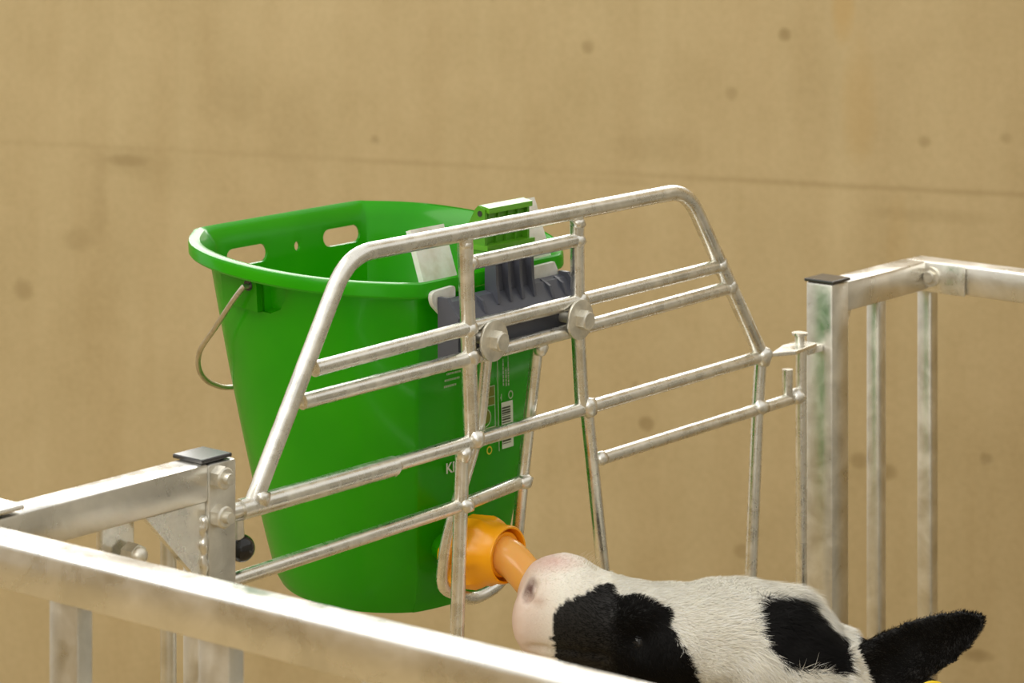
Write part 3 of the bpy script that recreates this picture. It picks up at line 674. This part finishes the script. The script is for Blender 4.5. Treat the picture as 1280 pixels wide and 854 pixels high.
def surf(a, b, side=-1):
    """point on the near (or far) flank of the head under grid point (a,b)"""
    ga, gb, off = hinv(co); m_ = (np.abs(ga-a) < 4) & (np.abs(gb-b) < 4) & (off*side > 0)
    if not m_.any(): return np.array(hp(a, b, side*.04))
    i = np.where(m_)[0][np.argmax(off[m_]*side)]; return co[i].copy()
disp = np.zeros(nv)
nost = surf(661, 737, -1)
for k_, (a, b) in enumerate(((664, 727), (661, 737), (658, 746))):
    disp -= dent(surf(a, b, -1), .0040, .0095); disp -= dent(surf(a, b, 1), .0040, .0095)
disp += dent(surf(672, 728, -1), .008, .002)
for sd in (-1, 1):
    disp -= dent(surf(798, 800, sd), .014, .004)
    for a in range(660, 760, 8): disp -= dent(surf(a, 812+(a-660)*.12, sd), .004, .0025)
co += no*disp[:, None]
# soft hair lumps in the coat
ga, gb, off = hinv(co)
nz = np.array([noise.noise(V(p)*45) for p in co[(ga > 760) & (ga < 1300)]])
co[(ga > 760) & (ga < 1300)] += no[(ga > 760) & (ga < 1300)]*(nz*.0018)[:, None]
cme.vertices.foreach_set('co', co.ravel()); cme.update()
for p in cme.polygons: p.use_smooth = True
# coat pattern: painted per point, as the coat itself
def inpoly(x, y, poly):
    ins = np.zeros(len(x), bool); j = len(poly)-1
    for i in range(len(poly)):
        xi, yi = poly[i]; xj, yj = poly[j]
        with np.errstate(divide='ignore', invalid='ignore'):
            c_ = ((yi > y) != (yj > y)) & (x < (xj-xi)*(y-yi)/(yj-yi+1e-12)+xi)
        ins ^= c_; j = i
    return ins
cheek = [(690, 772), (697, 758), (712, 749), (735, 740), (752, 729), (762, 731), (773, 746), (795, 747), (818, 756), (838, 763), (832, 775), (843, 792), (858, 818), (866, 840), (880, 880), (880, 960), (700, 960), (697, 830), (690, 800)]
poll = [(940, 757), (957, 750), (985, 749), (1003, 752), (1016, 768), (1034, 784), (1050, 797), (1056, 815), (1059, 838), (1040, 842), (1020, 838), (1000, 834), (975, 828), (958, 812), (946, 795), (943, 775)]
def coat(P):
    a, b, off = hinv(P); s1 = np.sin(P[:, 2]*620+np.sin(P[:, 0]*210)*2.5)*1.3+np.sin(P[:, 0]*1300+P[:, 2]*400)*.6
    a2 = a+s1; b2 = b+np.sin(P[:, 0]*540+np.sin(P[:, 2]*260)*2.5)*1.3
    near = off < .02
    black = (inpoly(a2, b2, cheek) & near) | (inpoly(a2, b2, poll) & (off < .05))
    black |= (inpoly(a2, b2+10, cheek) & (off > .03))
    ear_ = ((a-1064)*.9+(b-790)*-.35 > 0) & (a > 1062) & (P[:, 2] > .745) & (b < 872) | ((off > .062) & (a > 960))
    black |= ear_
    body = P[:, 1] < -.42
    bn = np.sin(P[:, 1]*9+1)+np.sin(P[:, 2]*11+P[:, 0]*7)
    black |= body & (bn > .1) & (P[:, 2] > .33)
    c = np.tile(np.array([.93, .90, .82]), (len(P), 1))
    # muzzle: thin-haired pinkish skin
    pk = np.clip(1-(a-640)/62, 0, 1)[:, None]*(~black)[:, None]
    c = c*(1-pk*.85)+np.array([.72, .50, .40])*pk*.85
    nose = np.clip(1-np.hypot((a-690)/48, (b-702)/18), 0, 1)[:, None]*(~black)[:, None]
    c = c*(1-nose)+np.array([.80, .58, .52])*nose
    blot = np.clip(1-np.hypot((a-672)/14, (b-752)/9), 0, 1)[:, None]*.6
    c = c*(1-blot)+np.array([.46, .27, .17])*blot
    ns = np.clip(1.6-np.hypot((a-661+(b-737)*.32)/4.6, (b-737)/12), 0, 1)[:, None]*.95
    c = c*(1-ns)+np.array([.12, .04, .028])*ns
    c[black] = (.0065, .006, .006)
    hoof = P[:, 2] < .055; c[hoof] = (.05, .04, .03)
    return c, black
colr, blk = coat(co)
at = cme.attributes.new('coat', 'FLOAT_COLOR', 'POINT'); at.data.foreach_set('color', np.concatenate([colr, np.ones((nv, 1))], 1).ravel())
M_skin = mat('calf_coat', (.8, .7, .6), .6, Subsurface_Weight=.08, Subsurface_Radius=(.01, .005, .003), Subsurface_Scale=.3)
an = N(M_skin, 'ShaderNodeAttribute', attribute_name='coat'); L(M_skin, an.outputs['Color'], M_skin.node_tree.nodes['Principled BSDF'].inputs['Base Color'])
tcs = N(M_skin, 'ShaderNodeTexCoord').outputs['Object']; bump(M_skin, noise_tex(M_skin, tcs, 500, 3).outputs[0], .25, .0006)
cme.materials.clear(); cme.materials.append(M_skin)
CALF['label'] = 'black and white calf sucking on the teat, head stretched out, black ear swept back'; CALF['category'] = 'calf'
# fur: short tapered hairs, real geometry
cme.calc_loop_triangles(); nt = len(cme.loop_triangles)
tri = np.empty(nt*3, int); cme.loop_triangles.foreach_get('vertices', tri); tri = tri.reshape(-1, 3)
A, B_, C_ = co[tri[:, 0]], co[tri[:, 1]], co[tri[:, 2]]; ctr = (A+B_+C_)/3; cr = np.cross(B_-A, C_-A); ar = np.linalg.norm(cr, axis=1)/2; nn = cr/(2*ar[:, None]+1e-12)
ga, gb, off = hinv(ctr)
wt = ar*((ga < 1290) & (ga > 655) & (ctr[:, 1] > -.40) & (gb < 900)).astype(float)
wt *= np.where(ga < 760, 1.0, 1.7)
cs = np.cumsum(wt); cs /= cs[-1]; NH = 170000
idx = np.searchsorted(cs, np.random.rand(NH)); u1, u2 = np.random.rand(2, NH); fl = u1+u2 > 1; u1[fl] = 1-u1[fl]; u2[fl] = 1-u2[fl]
root = A[idx]+(B_[idx]-A[idx])*u1[:, None]+(C_[idx]-A[idx])*u2[:, None]; nn = nn[idx]
a, b, off = hinv(root); colh, bk = coat(root)
Rn, Dn = np.array(R), np.array(D)
isear = (a > 1066)
flow = Rn[None]*1.0+np.array([0, 0, -1.])*(.35+.5*np.clip((a-880)/150, 0, 1))[:, None]
flow[isear] = Rn*.9+np.array([0, 0, .15])
swirl = np.stack([np.sin(root[:, 2]*70+root[:, 0]*40), np.cos(root[:, 0]*80), np.sin(root[:, 1]*75+root[:, 2]*50)], 1)
flow = flow+swirl*.5+np.random.randn(NH, 3)*.30
flow -= nn*(flow*nn).sum(1)[:, None]; flow /= np.linalg.norm(flow, axis=1)[:, None]+1e-9
lift = np.where(a < 770, .22, .42)
lift = np.where(isear, .40, lift)
ln = np.interp(a, [655, 720, 780, 860, 930, 1000, 1060, 1068, 1240], [.0010, .0028, .0055, .0075, .011, .014, .012, .0045, .004])*(.7+.6*np.random.rand(NH))
tuft = np.clip(1-np.hypot((a-1000)/60, (b-850)/24), 0, 1); ln *= 1+.5*tuft+.7*np.clip(1-np.hypot((a-995)/45, (b-742)/14), 0, 1)
dirn = flow*(1-lift)[:, None]+nn*lift[:, None]; dirn /= np.linalg.norm(dirn, axis=1)[:, None]
side = np.cross(dirn, nn); side /= np.linalg.norm(side, axis=1)[:, None]+1e-9
wd = np.where(a < 770, .00016, .00026)
mid = root+dirn*(ln*.55)[:, None]; tip = root+dirn*(ln*.9)[:, None]+flow*(ln*.25)[:, None]-nn*(ln*.12)[:, None]
base = root-nn*.0006
verts = np.stack([base-side*wd[:, None], base+side*wd[:, None], mid+side*(wd*.75)[:, None], mid-side*(wd*.75)[:, None], tip], 1).reshape(-1, 3)
i0 = np.arange(NH)*5
loops = np.stack([i0, i0+1, i0+2, i0+3, i0+3, i0+2, i0+4], 1).ravel()
fm = bpy.data.meshes.new('fur'); fm.vertices.add(len(verts)); fm.vertices.foreach_set('co', verts.ravel())
fm.loops.add(len(loops)); fm.loops.foreach_set('vertex_index', loops)
ls = np.stack([np.arange(NH)*7, np.arange(NH)*7+4], 1).ravel(); fm.polygons.add(NH*2); fm.polygons.foreach_set('loop_start', ls)
fm.polygons.foreach_set('loop_total', np.tile([4, 3], NH)); fm.update(calc_edges=True)
var = (.82+.36*np.random.rand(NH))[:, None]; hc = np.clip(colh*var, 0, .95)
hc4 = np.concatenate([hc, np.ones((NH, 1))], 1); fa = fm.attributes.new('coat', 'FLOAT_COLOR', 'POINT'); fa.data.foreach_set('color', np.repeat(hc4, 5, 0).ravel())
M_fur = mat('calf_hair', (.8, .7, .6), .55); an = N(M_fur, 'ShaderNodeAttribute', attribute_name='coat'); PF_ = M_fur.node_tree.nodes['Principled BSDF']
L(M_fur, an.outputs['Color'], PF_.inputs['Base Color']); PF_.inputs['Specular IOR Level'].default_value = .14
tr = N(M_fur, 'ShaderNodeBsdfTranslucent'); L(M_fur, an.outputs['Color'], tr.inputs[0]); mx = N(M_fur, 'ShaderNodeMixShader'); mx.inputs[0].default_value = .3
L(M_fur, PF_.outputs[0], mx.inputs[1]); L(M_fur, tr.outputs[0], mx.inputs[2]); L(M_fur, mx.outputs[0], M_fur.node_tree.nodes['Material Output'].inputs[0])
fur = link('fur', fm, M_fur, CALF); fur['kind'] = 'stuff'
# eyes
for sd in (-1, 1):
    p = V(surf(797, 803, sd)); bm = bmesh.new(); bmesh.ops.create_uvsphere(bm, u_segments=24, v_segments=16, radius=.0120, matrix=Matrix.Translation(p-D*sd*.0098))
    obj('eye', bm, M_black, CALF, smooth=True)
# whiskers above the nose
bm = bmesh.new(); rs = random.Random(4)
for k in range(16):
    p = hp(722+k*1.6, 697+k*1.1, rs.uniform(-.015, .01)); d_ = (Z*rs.uniform(.6, 1)+R*rs.uniform(.2, .9)+D*rs.uniform(-.4, .4)).normalized(); l_ = rs.uniform(.007, .014)
    sweep(bm, [p-Z*.002, p+d_*l_*.5, p+d_*l_+R*l_*.25], [.00016, .00013, .00005], 4)
o = obj('whiskers', bm, M_fur, CALF); o['kind'] = 'stuff'
ca = o.data.attributes.new('coat', 'FLOAT_COLOR', 'POINT'); ca.data.foreach_set('color', np.tile([.7, .6, .45, 1], len(o.data.vertices)))
# yellow ear tag, its top edge only just in view
ET = bpy.data.objects.new('ear_tag', None)
bpy.data.objects.remove(ET)
bm = bmesh.new(); c = hp(1166, 874, -.085)
cyl(bm, c-D*.0015, c+D*.0015, .016, .016, 28); o = obj('ear_tag', bm, M_tag, CALF, bevel=.0012); o['label'] = 'yellow plastic ear tag'
